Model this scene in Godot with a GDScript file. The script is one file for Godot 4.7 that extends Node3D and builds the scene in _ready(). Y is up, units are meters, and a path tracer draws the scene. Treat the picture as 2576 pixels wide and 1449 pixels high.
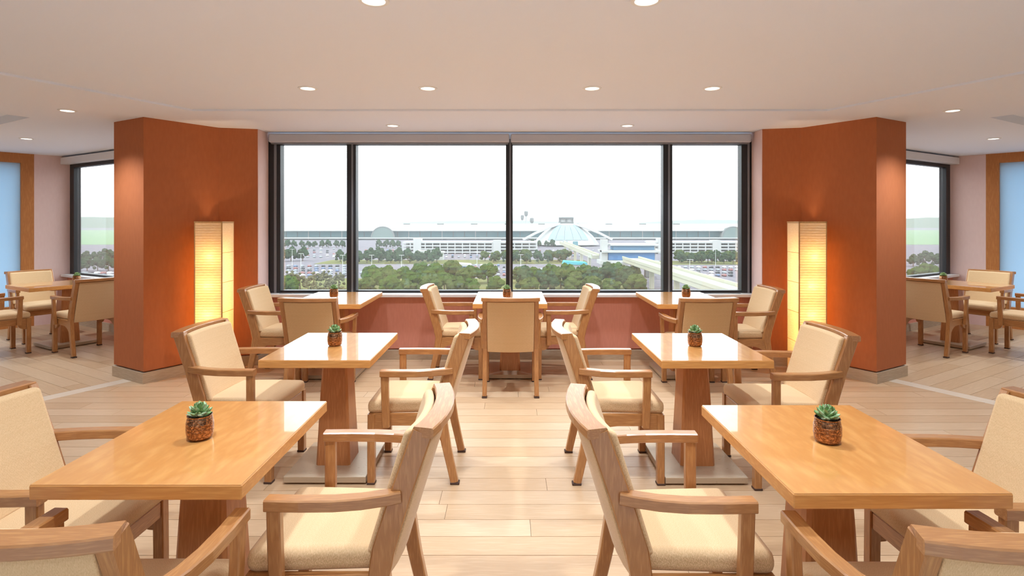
extends Node3D
# A hotel lounge on an upper floor: oak armchairs and pedestal tables, a long window over an airport.
# y is up, metres, the camera looks towards -z. Photograph 2576 x 1449, focal length 1400 px, horizon at row 557.

const EYE := 1.5
const FOCAL := 1400.0
const PX := 1283.0
const PY := 557.0
const CEIL_OUT := 2.465
const CEIL_IN := 2.482
const GROUND := -31.0
const U := Vector2(0.857, -0.514)      # along the right side facade (x, z), away from the middle
const N := Vector2(0.514, 0.857)       # into the room from that facade

var M := {}
var used := {}
var rng := RandomNumberGenerator.new()

# ------------------------------------------------------------------ mesh helpers
func mk() -> SurfaceTool:
	var st := SurfaceTool.new()
	st.begin(Mesh.PRIMITIVE_TRIANGLES)
	return st

func tri(st: SurfaceTool, a: Vector3, b: Vector3, c: Vector3, n: Vector3) -> void:
	if (b - a).cross(c - a).dot(n) > 0.0:
		var t := b
		b = c
		c = t
	for v in [a, b, c]:
		st.set_normal(n)
		st.add_vertex(v)

func tri_s(st: SurfaceTool, a: Vector3, b: Vector3, c: Vector3, na: Vector3, nb: Vector3, nc: Vector3) -> void:
	if (b - a).cross(c - a).dot(na + nb + nc) > 0.0:
		var t := b
		b = c
		c = t
		t = nb
		nb = nc
		nc = t
	st.set_normal(na)
	st.add_vertex(a)
	st.set_normal(nb)
	st.add_vertex(b)
	st.set_normal(nc)
	st.add_vertex(c)

func face(st: SurfaceTool, pts: Array, out: Vector3) -> void:
	var n: Vector3 = (pts[1] - pts[0]).cross(pts[2] - pts[0])
	if n.length() < 1e-12 and pts.size() > 3:
		n = (pts[2] - pts[0]).cross(pts[3] - pts[0])
	n = n.normalized()
	if n.dot(out) < 0.0:
		n = -n
	for i in range(1, pts.size() - 1):
		tri(st, pts[0], pts[i], pts[i + 1], n)

func cbox(st: SurfaceTool, c: Vector3, size: Vector3, b := 0.003, B := Basis.IDENTITY) -> void:
	var h := size * 0.5
	b = minf(b, minf(h.x, minf(h.y, h.z)) * 0.9)
	var V := func(s: Vector3, k: int) -> Vector3:
		var p := Vector3(s.x * (h.x - b), s.y * (h.y - b), s.z * (h.z - b))
		p[k] = s[k] * h[k]
		return c + B * p
	for k in 3:
		var l := (k + 1) % 3
		var m := (k + 2) % 3
		for sg in [-1.0, 1.0]:
			var pts := []
			for q in [[-1.0, -1.0], [1.0, -1.0], [1.0, 1.0], [-1.0, 1.0]]:
				var s := Vector3.ZERO
				s[k] = sg
				s[l] = q[0]
				s[m] = q[1]
				pts.append(V.call(s, k))
			var e := Vector3.ZERO
			e[k] = sg
			face(st, pts, B * e)
		if b > 0.0:
			for sk in [-1.0, 1.0]:
				for sl in [-1.0, 1.0]:
					var s0 := Vector3.ZERO
					s0[k] = sk
					s0[l] = sl
					var s1 := s0
					s0[m] = -1.0
					s1[m] = 1.0
					var e2 := Vector3.ZERO
					e2[k] = sk
					e2[l] = sl
					face(st, [V.call(s0, k), V.call(s1, k), V.call(s1, l), V.call(s0, l)], B * e2)
	if b > 0.0:
		for sx in [-1.0, 1.0]:
			for sy in [-1.0, 1.0]:
				for sz in [-1.0, 1.0]:
					var s := Vector3(sx, sy, sz)
					face(st, [V.call(s, 0), V.call(s, 1), V.call(s, 2)], B * s)

func between(st: SurfaceTool, lo: Vector3, hi: Vector3, b := 0.003) -> void:
	cbox(st, (lo + hi) * 0.5, (hi - lo).abs(), b)

# bar of rectangular section w (along side) x t, swept along points
func bar(st: SurfaceTool, pts: Array, w: float, thick, side: Vector3, b := 0.004) -> void:
	var rings := []
	var mids := []
	for i in pts.size():
		var a: Vector3 = pts[maxi(i - 1, 0)]
		var z: Vector3 = pts[mini(i + 1, pts.size() - 1)]
		var T := (z - a).normalized()
		var S := (side - T * side.dot(T)).normalized()
		var Nn := T.cross(S).normalized()
		var ring := []
		var hw := w * 0.5
		var ht: float = (thick[i] if thick is Array else thick) * 0.5
		for q in [[hw - b, ht], [hw, ht - b], [hw, -ht + b], [hw - b, -ht], [-hw + b, -ht], [-hw, -ht + b], [-hw, ht - b], [-hw + b, ht]]:
			ring.append(pts[i] + S * q[0] + Nn * q[1])
		rings.append(ring)
		mids.append(pts[i])
	for i in rings.size() - 1:
		for j in 8:
			var k := (j + 1) % 8
			var a: Vector3 = rings[i][j]
			var c: Vector3 = rings[i + 1][k]
			face(st, [a, rings[i][k], c, rings[i + 1][j]], (a + c) * 0.5 - (mids[i] + mids[i + 1]) * 0.5)
	face(st, rings[0], mids[0] - mids[1])
	face(st, rings[-1], mids[-1] - mids[-2])

# box with rounded edges, each vertex passed through bend
func rbox(st: SurfaceTool, c: Vector3, size: Vector3, r: float, n: int, bend = null, lean := false) -> void:
	var h := size * 0.5
	r = minf(r, minf(h.x, minf(h.y, h.z)))
	for k in 3:
		var l := (k + 1) % 3
		var m := (k + 2) % 3
		for sg in [-1.0, 1.0]:
			var P := []
			var Q := []
			for i in n + 1:
				for j in n + 1:
					var s := Vector3.ZERO
					s[k] = sg * h[k]
					s[l] = _spread(i, n, h[l], r)
					s[m] = _spread(j, n, h[m], r)
					var q := Vector3(clampf(s.x, -h.x + r, h.x - r), clampf(s.y, -h.y + r, h.y - r), clampf(s.z, -h.z + r, h.z - r))
					var d := (s - q).normalized()
					var v := c + q + d * r
					if bend != null:
						v = bend.call(v)
					if lean:      # the normals of a surface that leans back and bows
						d = Vector3(d.x + 1.4 * v.x * d.z, d.y - 0.31 * d.z, d.z).normalized()
					P.append(v)
					Q.append(d)
			for i in n:
				for j in n:
					var a := i * (n + 1) + j
					var b := a + 1
					var e := a + n + 1
					var f := e + 1
					tri_s(st, P[a], P[b], P[f], Q[a], Q[b], Q[f])
					tri_s(st, P[a], P[f], P[e], Q[a], Q[f], Q[e])

func _spread(i: int, n: int, h: float, r: float) -> float:
	# three sample rows inside each rounded edge, the rest even
	if i <= 2:
		return -h + r * [0.0, 0.4, 1.0][i]
	if i >= n - 2:
		return h - r * [0.0, 0.4, 1.0][n - i]
	return lerpf(-h + r, h - r, float(i - 2) / float(n - 4))

func lathe(st: SurfaceTool, prof: Array, seg: int, c := Vector3.ZERO, sx := 1.0, sz := 1.0) -> void:
	for i in prof.size() - 1:
		var p: Vector2 = prof[i]
		var q: Vector2 = prof[i + 1]
		var d := q - p
		var nn := Vector2(d.y, -d.x).normalized()
		for j in seg:
			var a0 := TAU * j / seg
			var a1 := TAU * (j + 1) / seg
			var e0 := Vector3(cos(a0) * sx, 0, sin(a0) * sz)
			var e1 := Vector3(cos(a1) * sx, 0, sin(a1) * sz)
			var n0 := Vector3(cos(a0) * nn.x, nn.y, sin(a0) * nn.x)
			var n1 := Vector3(cos(a1) * nn.x, nn.y, sin(a1) * nn.x)
			var A := c + e0 * p.x + Vector3(0, p.y, 0)
			var Bq := c + e1 * p.x + Vector3(0, p.y, 0)
			var Cq := c + e1 * q.x + Vector3(0, q.y, 0)
			var D := c + e0 * q.x + Vector3(0, q.y, 0)
			if p.x > 1e-6:
				tri_s(st, A, Bq, Cq, n0, n1, n1)
			if q.x > 1e-6:
				tri_s(st, A, Cq, D, n0, n1, n0)

# upright prism over a polygon (x, z)
func prism(st: SurfaceTool, poly: PackedVector2Array, y0: float, y1: float) -> void:
	var ids := Geometry2D.triangulate_polygon(poly)
	for i in range(0, ids.size(), 3):
		var a := poly[ids[i]]
		var b := poly[ids[i + 1]]
		var c := poly[ids[i + 2]]
		tri(st, Vector3(a.x, y1, a.y), Vector3(b.x, y1, b.y), Vector3(c.x, y1, c.y), Vector3.UP)
		tri(st, Vector3(a.x, y0, a.y), Vector3(b.x, y0, b.y), Vector3(c.x, y0, c.y), Vector3.DOWN)
	var turn := -1.0 if Geometry2D.is_polygon_clockwise(poly) else 1.0
	for i in poly.size():
		var a := poly[i]
		var b := poly[(i + 1) % poly.size()]
		var d := (b - a).normalized() * turn
		face(st, [Vector3(a.x, y0, a.y), Vector3(b.x, y0, b.y), Vector3(b.x, y1, b.y), Vector3(a.x, y1, a.y)], Vector3(d.y, 0, -d.x))

# a shape drawn in (u, v), pushed through a thickness along w
func slab(st: SurfaceTool, poly: PackedVector2Array, o: Vector3, u: Vector3, v: Vector3, w: Vector3) -> void:
	var ids := Geometry2D.triangulate_polygon(poly)
	var P := func(q: Vector2, k: float) -> Vector3: return o + u * q.x + v * q.y + w * k
	for i in range(0, ids.size(), 3):
		for k in [0.0, 1.0]:
			tri(st, P.call(poly[ids[i]], k), P.call(poly[ids[i + 1]], k), P.call(poly[ids[i + 2]], k), w.normalized() * (2.0 * k - 1.0))
	var turn := -1.0 if Geometry2D.is_polygon_clockwise(poly) else 1.0
	for i in poly.size():
		var a := poly[i]
		var b := poly[(i + 1) % poly.size()]
		var d := (b - a).normalized() * turn
		face(st, [P.call(a, 0.0), P.call(b, 0.0), P.call(b, 1.0), P.call(a, 1.0)], u * d.y - v * d.x)

# ------------------------------------------------------------------ node helpers
func numbered(called: String) -> String:
	var n: int = used.get(called, 0)
	used[called] = n + 1
	return called if n == 0 else "%s_%03d" % [called, n]

func tag(o: Node, label := "", category := "", group := "", kind := "") -> Node:
	if label: o.set_meta("label", label)
	if category: o.set_meta("category", category)
	if group: o.set_meta("group", group)
	if kind: o.set_meta("kind", kind)
	return o

func thing(called: String, at := Vector3.ZERO, turn := 0.0) -> Node3D:
	var o := Node3D.new()
	o.name = numbered(called)
	add_child(o)
	o.position = at
	o.rotation.y = turn
	return o

func put(called: String, what, m: Material, parent: Node = null, at := Vector3.ZERO) -> MeshInstance3D:
	var o := MeshInstance3D.new()
	o.mesh = what.commit() if what is SurfaceTool else what
	o.material_override = m
	o.position = at
	if parent == null:
		o.name = numbered(called)
		add_child(o)
	else:
		o.name = called
		parent.add_child(o, true)
	return o

func struct(called: String, what, m: Material, label: String, category: String) -> MeshInstance3D:
	var o := put(called, what, m)
	tag(o, label, category, "", "structure")
	return o

func copy(o: Node3D, called: String, at: Vector3, turn: float, label := "", group := "") -> Node3D:
	var c: Node3D = o.duplicate()
	c.name = numbered(called)
	add_child(c)
	c.position = at
	c.rotation.y = turn
	if label: c.set_meta("label", label)
	if group: c.set_meta("group", group)
	return c

func ground_at(px: float, d: float, y := GROUND) -> Vector3:
	return Vector3((px - PX) * d / FOCAL, y, -d)

# ------------------------------------------------------------------ materials
func noise_tex(seed_: int, freq: float, ramp: Array, octaves := 4, as_normal := false, size := 256) -> NoiseTexture2D:
	var f := FastNoiseLite.new()
	f.seed = seed_
	f.noise_type = FastNoiseLite.TYPE_SIMPLEX_SMOOTH
	f.frequency = freq
	f.fractal_octaves = octaves
	var t := NoiseTexture2D.new()
	t.width = size
	t.height = size
	t.seamless = true
	t.noise = f
	if as_normal:
		t.as_normal_map = true
		t.bump_strength = 4.0
	elif ramp.size():
		var g := Gradient.new()
		var offs := PackedFloat32Array()
		var cols := PackedColorArray()
		for i in ramp.size():
			offs.append(float(i) / (ramp.size() - 1))
			cols.append(ramp[i])
		g.offsets = offs
		g.colors = cols
		t.color_ramp = g
	return t

func mat(called: String, c: Color, rough := 0.6, metal := 0.0) -> StandardMaterial3D:
	var m := StandardMaterial3D.new()
	m.resource_name = called
	m.albedo_color = c
	m.roughness = rough
	m.metallic = metal
	M[called] = m
	return m

var wood_maps := {}
func wood(called: String, a: Color, b: Color, scale: Vector3, rough := 0.45, offset := Vector3.ZERO) -> StandardMaterial3D:
	var m := mat(called, Color.WHITE, rough)
	var key := [a, b]
	if not wood_maps.has(key):
		wood_maps[key] = noise_tex(11 + wood_maps.size(), 0.03, [a, a.lerp(b, 0.3), a.lerp(b, 0.75), b, a.lerp(b, 0.5), a], 5)
	m.albedo_texture = wood_maps[key]
	m.uv1_triplanar = true
	m.uv1_scale = scale
	m.uv1_offset = offset
	m.uv1_triplanar_sharpness = 8.0
	return m

func cloth(called: String, a: Color, b: Color) -> StandardMaterial3D:
	var m := mat(called, Color.WHITE, 0.9)
	m.albedo_texture = noise_tex(31 + called.length(), 0.09, [a, b, a, b.lerp(a, 0.4)], 3)
	m.uv1_triplanar = true
	m.uv1_scale = Vector3(36, 4, 9)
	m.normal_enabled = true
	m.normal_texture = noise_tex(77, 0.15, [], 2, true)
	m.normal_scale = 0.25
	m.rim_enabled = true
	m.rim = 0.25
	m.rim_tint = 0.6
	return m

func srgb(r: int, g: int, b: int, a := 255) -> Color:
	return Color8(r, g, b, a)

func materials() -> void:
	var oa := srgb(194, 138, 80)
	var ob := srgb(168, 110, 58)
	wood("oak_x", oa, ob, Vector3(0.9, 9, 9))
	wood("oak_y", oa, ob, Vector3(9, 0.9, 9))
	wood("oak_z", oa, ob, Vector3(9, 9, 0.9))
	for k in ["oak_x", "oak_y", "oak_z"]:
		M[k].clearcoat_enabled = true
		M[k].clearcoat = 0.7
		M[k].clearcoat_roughness = 0.22
	var top := wood("table_wood", srgb(226, 164, 94), srgb(208, 142, 74), Vector3(1.6, 7, 0.5), 0.3)
	top.clearcoat_enabled = true
	top.clearcoat = 1.0
	top.clearcoat_roughness = 0.03
	top.metallic_specular = 0.6
	wood("table_edge", srgb(226, 164, 94), srgb(208, 142, 74), Vector3(0.5, 7, 1.6), 0.35)
	wood("pedestal_wood", srgb(204, 138, 84), srgb(180, 114, 64), Vector3(8, 0.7, 8), 0.35)
	cloth("fabric", srgb(232, 198, 152), srgb(204, 164, 116))
	mat("foot_cap", srgb(74, 48, 34), 0.7)
	var steel := mat("base_plate", srgb(190, 168, 140), 0.3, 0.2)
	steel.roughness_texture = noise_tex(5, 0.05, [Color(0.9, 0.9, 0.9), Color(1, 1, 1)], 3)
	steel.uv1_triplanar = true
	steel.uv1_scale = Vector3(1, 6, 8)
	# shell
	var ceil := mat("ceiling", srgb(240, 242, 250), 0.9)
	for q in [["rust", srgb(188, 108, 62), srgb(178, 100, 55)], ["terracotta", srgb(222, 148, 124), srgb(214, 140, 116)], ["pink", srgb(238, 208, 200), srgb(232, 200, 192)]]:
		var w := mat(q[0], Color.WHITE, 0.75)
		w.albedo_texture = noise_tex(41, 0.06, [q[1], q[2]], 4)
		w.uv1_triplanar = true
		w.uv1_scale = Vector3(2.2, 0.5, 2.2)
	mat("back_wall", srgb(232, 222, 214), 0.8)
	wood("skirting", srgb(206, 186, 160), srgb(184, 160, 132), Vector3(0.7, 8, 0.7), 0.4)
	wood("frame_wood", srgb(206, 138, 74), srgb(186, 116, 58), Vector3(6, 0.6, 6), 0.45)
	var dark := mat("window_frame", srgb(42, 42, 44), 0.4)
	dark.metallic = 0.2
	mat("frame_grey", srgb(132, 134, 138), 0.35, 0.5)
	mat("sill", srgb(232, 226, 222), 0.3)
	mat("valance", srgb(196, 196, 204), 0.5)
	var glass := mat("glass", Color(1, 1, 1, 0.03), 0.0)
	glass.transparency = BaseMaterial3D.TRANSPARENCY_ALPHA
	var blue := mat("frosted_blue", srgb(214, 230, 242), 0.35)
	blue.backlight_enabled = true
	blue.backlight = Color(0.78, 0.9, 0.98)
	# floor boards in a few tones
	var tones := [[srgb(209, 177, 141), srgb(199, 165, 128)], [srgb(206, 173, 136), srgb(195, 160, 122)], [srgb(212, 181, 146), srgb(202, 169, 133)], [srgb(203, 169, 132), srgb(192, 156, 118)]]
	for i in 4:
		var w := wood("board_%d" % i, tones[i][0], tones[i][1], Vector3(0.45, 6, 6), 0.38, Vector3(0.31 * i, 0, 0.17 * i))
		w.metallic_specular = 0.5
	wood("painted_sheen", srgb(224, 206, 184), srgb(216, 196, 172), Vector3(0.45, 6, 6), 0.36)  # paler than the boards, stands for window light lying on the floor
	mat("subfloor", srgb(120, 88, 62), 0.8)
	mat("pale_bounce", srgb(226, 226, 224), 0.5)
	# lamps
	mat("trim_white", srgb(240, 238, 235), 0.5)
	var glow := mat("lamp_glow", srgb(255, 250, 240), 0.5)
	glow.emission_enabled = true
	glow.emission = srgb(255, 246, 232)
	glow.emission_energy_multiplier = 2.2
	var bulb := mat("bulb_glow", srgb(255, 240, 210), 0.5)
	bulb.emission_enabled = true
	bulb.emission = srgb(255, 236, 200)
	bulb.emission_energy_multiplier = 14.0
	var paper := mat("paper", srgb(255, 250, 240), 0.9)
	paper.albedo_texture = noise_tex(19, 0.05, [srgb(255, 255, 255), srgb(240, 232, 214), srgb(255, 250, 240)], 4)
	paper.uv1_triplanar = true
	paper.uv1_scale = Vector3(1.0, 9.0, 1.0)
	paper.backlight_enabled = true
	paper.backlight = Color(1.0, 0.97, 0.90)
	wood("lamp_frame", srgb(214, 172, 112), srgb(196, 150, 92), Vector3(8, 1, 8), 0.5)
	# plants
	var cop := mat("copper", Color.WHITE, 0.16, 1.0)
	cop.normal_enabled = true
	cop.normal_texture = noise_tex(23, 0.05, [], 2, true)
	cop.normal_scale = 1.0
	cop.albedo_texture = noise_tex(29, 0.03, [srgb(226, 186, 148), srgb(190, 140, 102), srgb(104, 70, 50), srgb(212, 168, 128)], 4)
	cop.uv1_triplanar = true
	cop.uv1_scale = Vector3(12, 12, 12)
	mat("soil", srgb(58, 44, 34), 0.95)
	mat("leaf_0", srgb(160, 190, 132), 0.5)
	mat("leaf_1", srgb(192, 212, 172), 0.5)
	mat("leaf_2", srgb(122, 160, 98), 0.5)
	# outdoors
	var asph := mat("asphalt", Color.WHITE, 0.9)
	asph.albedo_texture = noise_tex(51, 0.03, [srgb(142, 134, 138), srgb(116, 112, 120), srgb(154, 144, 142)], 4)
	asph.uv1_triplanar = true
	asph.uv1_world_triplanar = true
	asph.uv1_scale = Vector3(0.012, 0.012, 0.012)
	var grass := mat("grass", Color.WHITE, 0.95)
	grass.albedo_texture = noise_tex(52, 0.04, [srgb(100, 110, 66), srgb(124, 120, 82), srgb(86, 98, 58)], 4)
	grass.uv1_triplanar = true
	grass.uv1_world_triplanar = true
	grass.uv1_scale = Vector3(0.03, 0.03, 0.03)
	mat("field", srgb(126, 148, 116), 0.95)
	for q in [["crown_0", srgb(92, 112, 48), srgb(54, 74, 30)], ["crown_1", srgb(98, 110, 54), srgb(62, 74, 38)], ["crown_2", srgb(76, 96, 62), srgb(50, 68, 48)], ["crown_bare", srgb(122, 112, 88), srgb(92, 92, 66)]]:
		var w := mat(q[0], Color.WHITE, 0.9)
		w.albedo_texture = noise_tex(61, 0.06, [q[1], q[2], q[1]], 4)
		w.uv1_triplanar = true
		w.uv1_scale = Vector3(0.16, 0.16, 0.16)
	mat("bark", srgb(104, 88, 70), 0.9)
	mat("white_build", srgb(182, 182, 180), 0.7)
	mat("terminal_roof", srgb(176, 176, 174), 0.6)
	mat("terminal_glass", srgb(98, 138, 146), 0.45)
	mat("arch_glass", srgb(112, 128, 124), 0.6)
	mat("terminal_deck", srgb(124, 124, 122), 0.8)
	mat("shell_white", srgb(188, 188, 187), 0.5)
	mat("shell_glass", srgb(140, 160, 170), 0.5)
	mat("tower_grey", srgb(118, 120, 119), 0.8)
	mat("viaduct", srgb(186, 183, 166), 0.8)
	mat("viaduct_top", srgb(172, 172, 158), 0.8)
	mat("blue_roof", srgb(110, 148, 178), 0.5)
	mat("cyan_roof", srgb(92, 178, 190), 0.5)
	mat("blue_wall", srgb(92, 140, 190), 0.6)
	mat("hill", srgb(92, 108, 84), 1.0)
	mat("pole", srgb(214, 214, 210), 0.6)
	for k in ["asphalt", "grass", "field", "crown_0", "crown_1", "crown_2", "crown_bare", "bark", "white_build", "terminal_roof", "terminal_deck", "shell_white", "tower_grey", "viaduct", "viaduct_top", "hill", "pole", "blue_roof", "cyan_roof", "blue_wall", "arch_glass", "terminal_glass"]:
		M[k].metallic_specular = 0.0
	for q in [["car_white", srgb(196, 196, 198)], ["car_silver", srgb(140, 144, 150)], ["car_black", srgb(50, 52, 58)], ["car_red", srgb(140, 86, 84)], ["car_blue", srgb(96, 112, 140)]]:
		mat(q[0], q[1], 0.3)

# ------------------------------------------------------------------ furniture
func post_z(y: float) -> float:     # how far behind the middle of a chair its back post stands at height y
	var k := [[0.0, 0.25], [0.2, 0.205], [0.40, 0.168], [0.48, 0.182], [0.66, 0.238], [0.87, 0.312]]
	for i in k.size() - 1:
		if y <= k[i + 1][0]:
			return lerpf(k[i][1], k[i + 1][1], (y - k[i][0]) / (k[i + 1][0] - k[i][0]))
	return k[-1][1]

func make_chair() -> Node3D:       # faces -z
	var t := thing("armchair")
	var X := Vector3.RIGHT
	var seat := mk()
	rbox(seat, Vector3(0, 0.432, -0.045), Vector3(0.45, 0.075, 0.42), 0.03, 8, func(v: Vector3) -> Vector3:
		var s := 1.0 - 0.10 * clampf((v.z + 0.25) / 0.42, 0, 1)
		v.y += 0.014 * (1.0 - pow(v.x / 0.225, 2)) * (1.0 - pow((v.z + 0.045) / 0.21, 2)) * (1.0 if v.y > 0.43 else 0.0)
		return Vector3(v.x * s, v.y, v.z))
	put("seat", seat, M.fabric, t)
	for s in [-1.0, 1.0]:
		var leg := mk()
		bar(leg, [Vector3(s * 0.222, 0.012, -0.228), Vector3(s * 0.222, 0.2, -0.228), Vector3(s * 0.222, 0.40, -0.226)], 0.042, 0.042, X)
		var lg := put("front_leg", leg, M.oak_y, t)
		var cap := mk()
		cbox(cap, Vector3(s * 0.222, 0.006, -0.228), Vector3(0.046, 0.012, 0.046), 0.002)
		put("foot", cap, M.foot_cap, lg)
		var rl := mk()
		var pts := []
		for y in [0.012, 0.1, 0.2, 0.3, 0.36, 0.40, 0.44, 0.48, 0.57, 0.66, 0.75, 0.845]:
			pts.append(Vector3(s * lerpf(0.222, 0.218, y / 0.85), y, post_z(y)))
		bar(rl, pts, 0.038, [0.044, 0.046, 0.049, 0.054, 0.060, 0.066, 0.070, 0.070, 0.068, 0.066, 0.065, 0.064], X)
		var r := put("rear_leg", rl, M.oak_y, t)
		var cap2 := mk()
		cbox(cap2, Vector3(s * 0.222, 0.006, 0.25), Vector3(0.044, 0.012, 0.052), 0.002)
		put("foot", cap2, M.foot_cap, r)
		var ap := mk()
		bar(ap, [Vector3(s * 0.252, 0.335, -0.138), Vector3(s * 0.262, 0.5, -0.140), Vector3(s * 0.266, 0.628, -0.142)], 0.03, 0.042, X)
		put("arm_post", ap, M.oak_y, t)
		var arm := mk()
		bar(arm, [Vector3(s * 0.266, 0.643, -0.166), Vector3(s * 0.270, 0.643, -0.06), Vector3(s * 0.268, 0.643, 0.04), Vector3(s * 0.258, 0.644, 0.12), Vector3(s * 0.240, 0.646, 0.19), Vector3(s * 0.226, 0.648, 0.232)], 0.046, 0.036, X)
		put("arm", arm, M.oak_z, t)
		var rail := mk()
		var poly := PackedVector2Array([Vector2(-0.21, 0.40), Vector2(-0.21, 0.275)])
		for k in 7:
			var a := PI * 0.5 * k / 6.0
			poly.append(Vector2(-0.205 + 0.075 * sin(a), 0.335 - 0.055 * cos(a)))
		for k in 7:
			var a := PI * 0.5 * k / 6.0
			poly.append(Vector2(0.02 + 0.155 * sin(a), 0.215 + 0.12 * cos(a)))
		poly.append(Vector2(0.165, 0.40))
		slab(rail, poly, Vector3(s * 0.222 - 0.013, 0, 0), Vector3(0, 0, 1), Vector3.UP, Vector3(0.026, 0, 0))
		put("side_rail", rail, M.oak_z, t)
	var fr := mk()
	cbox(fr, Vector3(0, 0.365, -0.228), Vector3(0.405, 0.065, 0.026), 0.004)
	put("front_rail", fr, M.oak_x, t)
	var tr := mk()
	var tp := []
	for i in 9:
		var x := lerpf(-0.238, 0.238, i / 8.0)
		tp.append(Vector3(x, 0.846, 0.306 + 0.036 * (1.0 - pow(x / 0.238, 2))))
	bar(tr, tp, 0.068, 0.032, Vector3(0, 0, 1))
	put("top_rail", tr, M.oak_x, t)
	var bend := func(v: Vector3) -> Vector3: return Vector3(v.x, v.y, v.z + 0.160 + 0.312 * (v.y - 0.385) + 0.034 * (1.0 - pow(v.x / 0.22, 2)) * 0.9)
	var bk := mk()
	rbox(bk, Vector3(0, 0.651, -0.046), Vector3(0.436, 0.392, 0.036), 0.017, 10, bend, true)
	put("backrest", bk, M.fabric, t)
	var bp := mk()
	rbox(bp, Vector3(0, 0.60, 0.022), Vector3(0.398, 0.45, 0.012), 0.004, 10, bend, true)
	put("back_panel", bp, M.fabric, t)
	return t

func make_table(w: float, l: float, off := Vector3.ZERO) -> Node3D:
	var t := thing("pedestal_table")
	var top := mk()
	cbox(top, Vector3(0, 0.729, 0), Vector3(w, 0.042, l), 0.003)
	var tt := put("table_top", top, M.table_edge, t)
	var veneer := mk()
	cbox(veneer, Vector3(0, 0.7505, 0), Vector3(w - 0.004, 0.002, l - 0.004), 0.0008)
	put("polished_surface", veneer, M.table_wood, tt)
	var ap := mk()
	cbox(ap, off + Vector3(0, 0.697, 0), Vector3(w * 0.55, 0.022, l * 0.5), 0.003)
	put("under_plate", ap, M.pedestal_wood, t)
	var ped := mk()
	var a := 0.072
	var b := 0.102
	var c := 0.012
	var rings := []
	for q in [[a, 0.686], [a + 0.012, 0.45], [b, 0.045]]:
		var r: float = q[0]
		var y: float = q[1]
		rings.append([Vector3(r - c, y, r), Vector3(r, y, r - c), Vector3(r, y, -r + c), Vector3(r - c, y, -r), Vector3(-r + c, y, -r), Vector3(-r, y, -r + c), Vector3(-r, y, r - c), Vector3(-r + c, y, r)])
	for i in 2:
		for j in 8:
			var k := (j + 1) % 8
			face(ped, [rings[i][j] + off, rings[i][k] + off, rings[i + 1][k] + off, rings[i + 1][j] + off], Vector3(rings[i][j].x + rings[i][k].x, 0.1, rings[i][j].z + rings[i][k].z))
	put("pedestal", ped, M.pedestal_wood, t)
	var pl := mk()
	cbox(pl, off + Vector3(0, 0.0275, 0), Vector3(0.47, 0.035, 0.50), 0.002)
	var bp := put("base_plate", pl, M.base_plate, t)
	var sk := mk()
	cbox(sk, off + Vector3(0, 0.005, 0), Vector3(0.41, 0.010, 0.44), 0.001)
	put("base_skirt", sk, M.base_plate, bp)
	return t

func make_plant() -> Node3D:
	var t := thing("potted_succulent")
	var jar := mk()
	lathe(jar, [Vector2(0.0, 0.001), Vector2(0.034, 0.001), Vector2(0.040, 0.008), Vector2(0.0435, 0.03), Vector2(0.0435, 0.055), Vector2(0.040, 0.072), Vector2(0.0385, 0.078), Vector2(0.0405, 0.082), Vector2(0.0375, 0.083), Vector2(0.035, 0.074)], 28)
	put("jar", jar, M.copper, t)
	var soil := mk()
	lathe(soil, [Vector2(0.037, 0.072), Vector2(0.0, 0.077)], 20)
	put("soil", soil, M.soil, t)
	var leaf := mk()     # points along -z, base at the origin
	var L := 0.027
	var rows := []
	for i in 6:
		var f := i / 5.0
		var w := 0.0105 * pow(sin(PI * (0.16 + 0.80 * f)), 0.8)
		var th := w * 0.45
		var y := 0.010 * f * f
		var ring := []
		for j in 6:
			var a := TAU * j / 6.0
			ring.append(Vector3(cos(a) * w, y + sin(a) * th, -f * L))
		rows.append(ring)
	for i in 5:
		for j in 6:
			var k := (j + 1) % 6
			var mid := Vector3(0, rows[i][0].y * 0.5 + rows[i][3].y * 0.5, rows[i][0].z)
			tri_s(leaf, rows[i][j], rows[i][k], rows[i + 1][k], (rows[i][j] - mid).normalized(), (rows[i][k] - mid).normalized(), (rows[i][k] - mid).normalized())
			tri_s(leaf, rows[i][j], rows[i + 1][k], rows[i + 1][j], (rows[i][j] - mid).normalized(), (rows[i][k] - mid).normalized(), (rows[i][j] - mid).normalized())
	var lm := leaf.commit()
	var r := RandomNumberGenerator.new()
	r.seed = 8
	for k in 46:
		var up := k / 45.0
		var o := put("leaf", lm, M["leaf_%d" % (k % 3)], t, Vector3(r.randf_range(-0.006, 0.006), 0.082 + 0.016 * up, r.randf_range(-0.006, 0.006)))
		o.rotation = Vector3(lerpf(-0.15, 1.15, pow(up, 1.4)), k * 2.4, 0)
		o.scale = Vector3.ONE * lerpf(1.5, 1.0, up)
	return t

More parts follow.
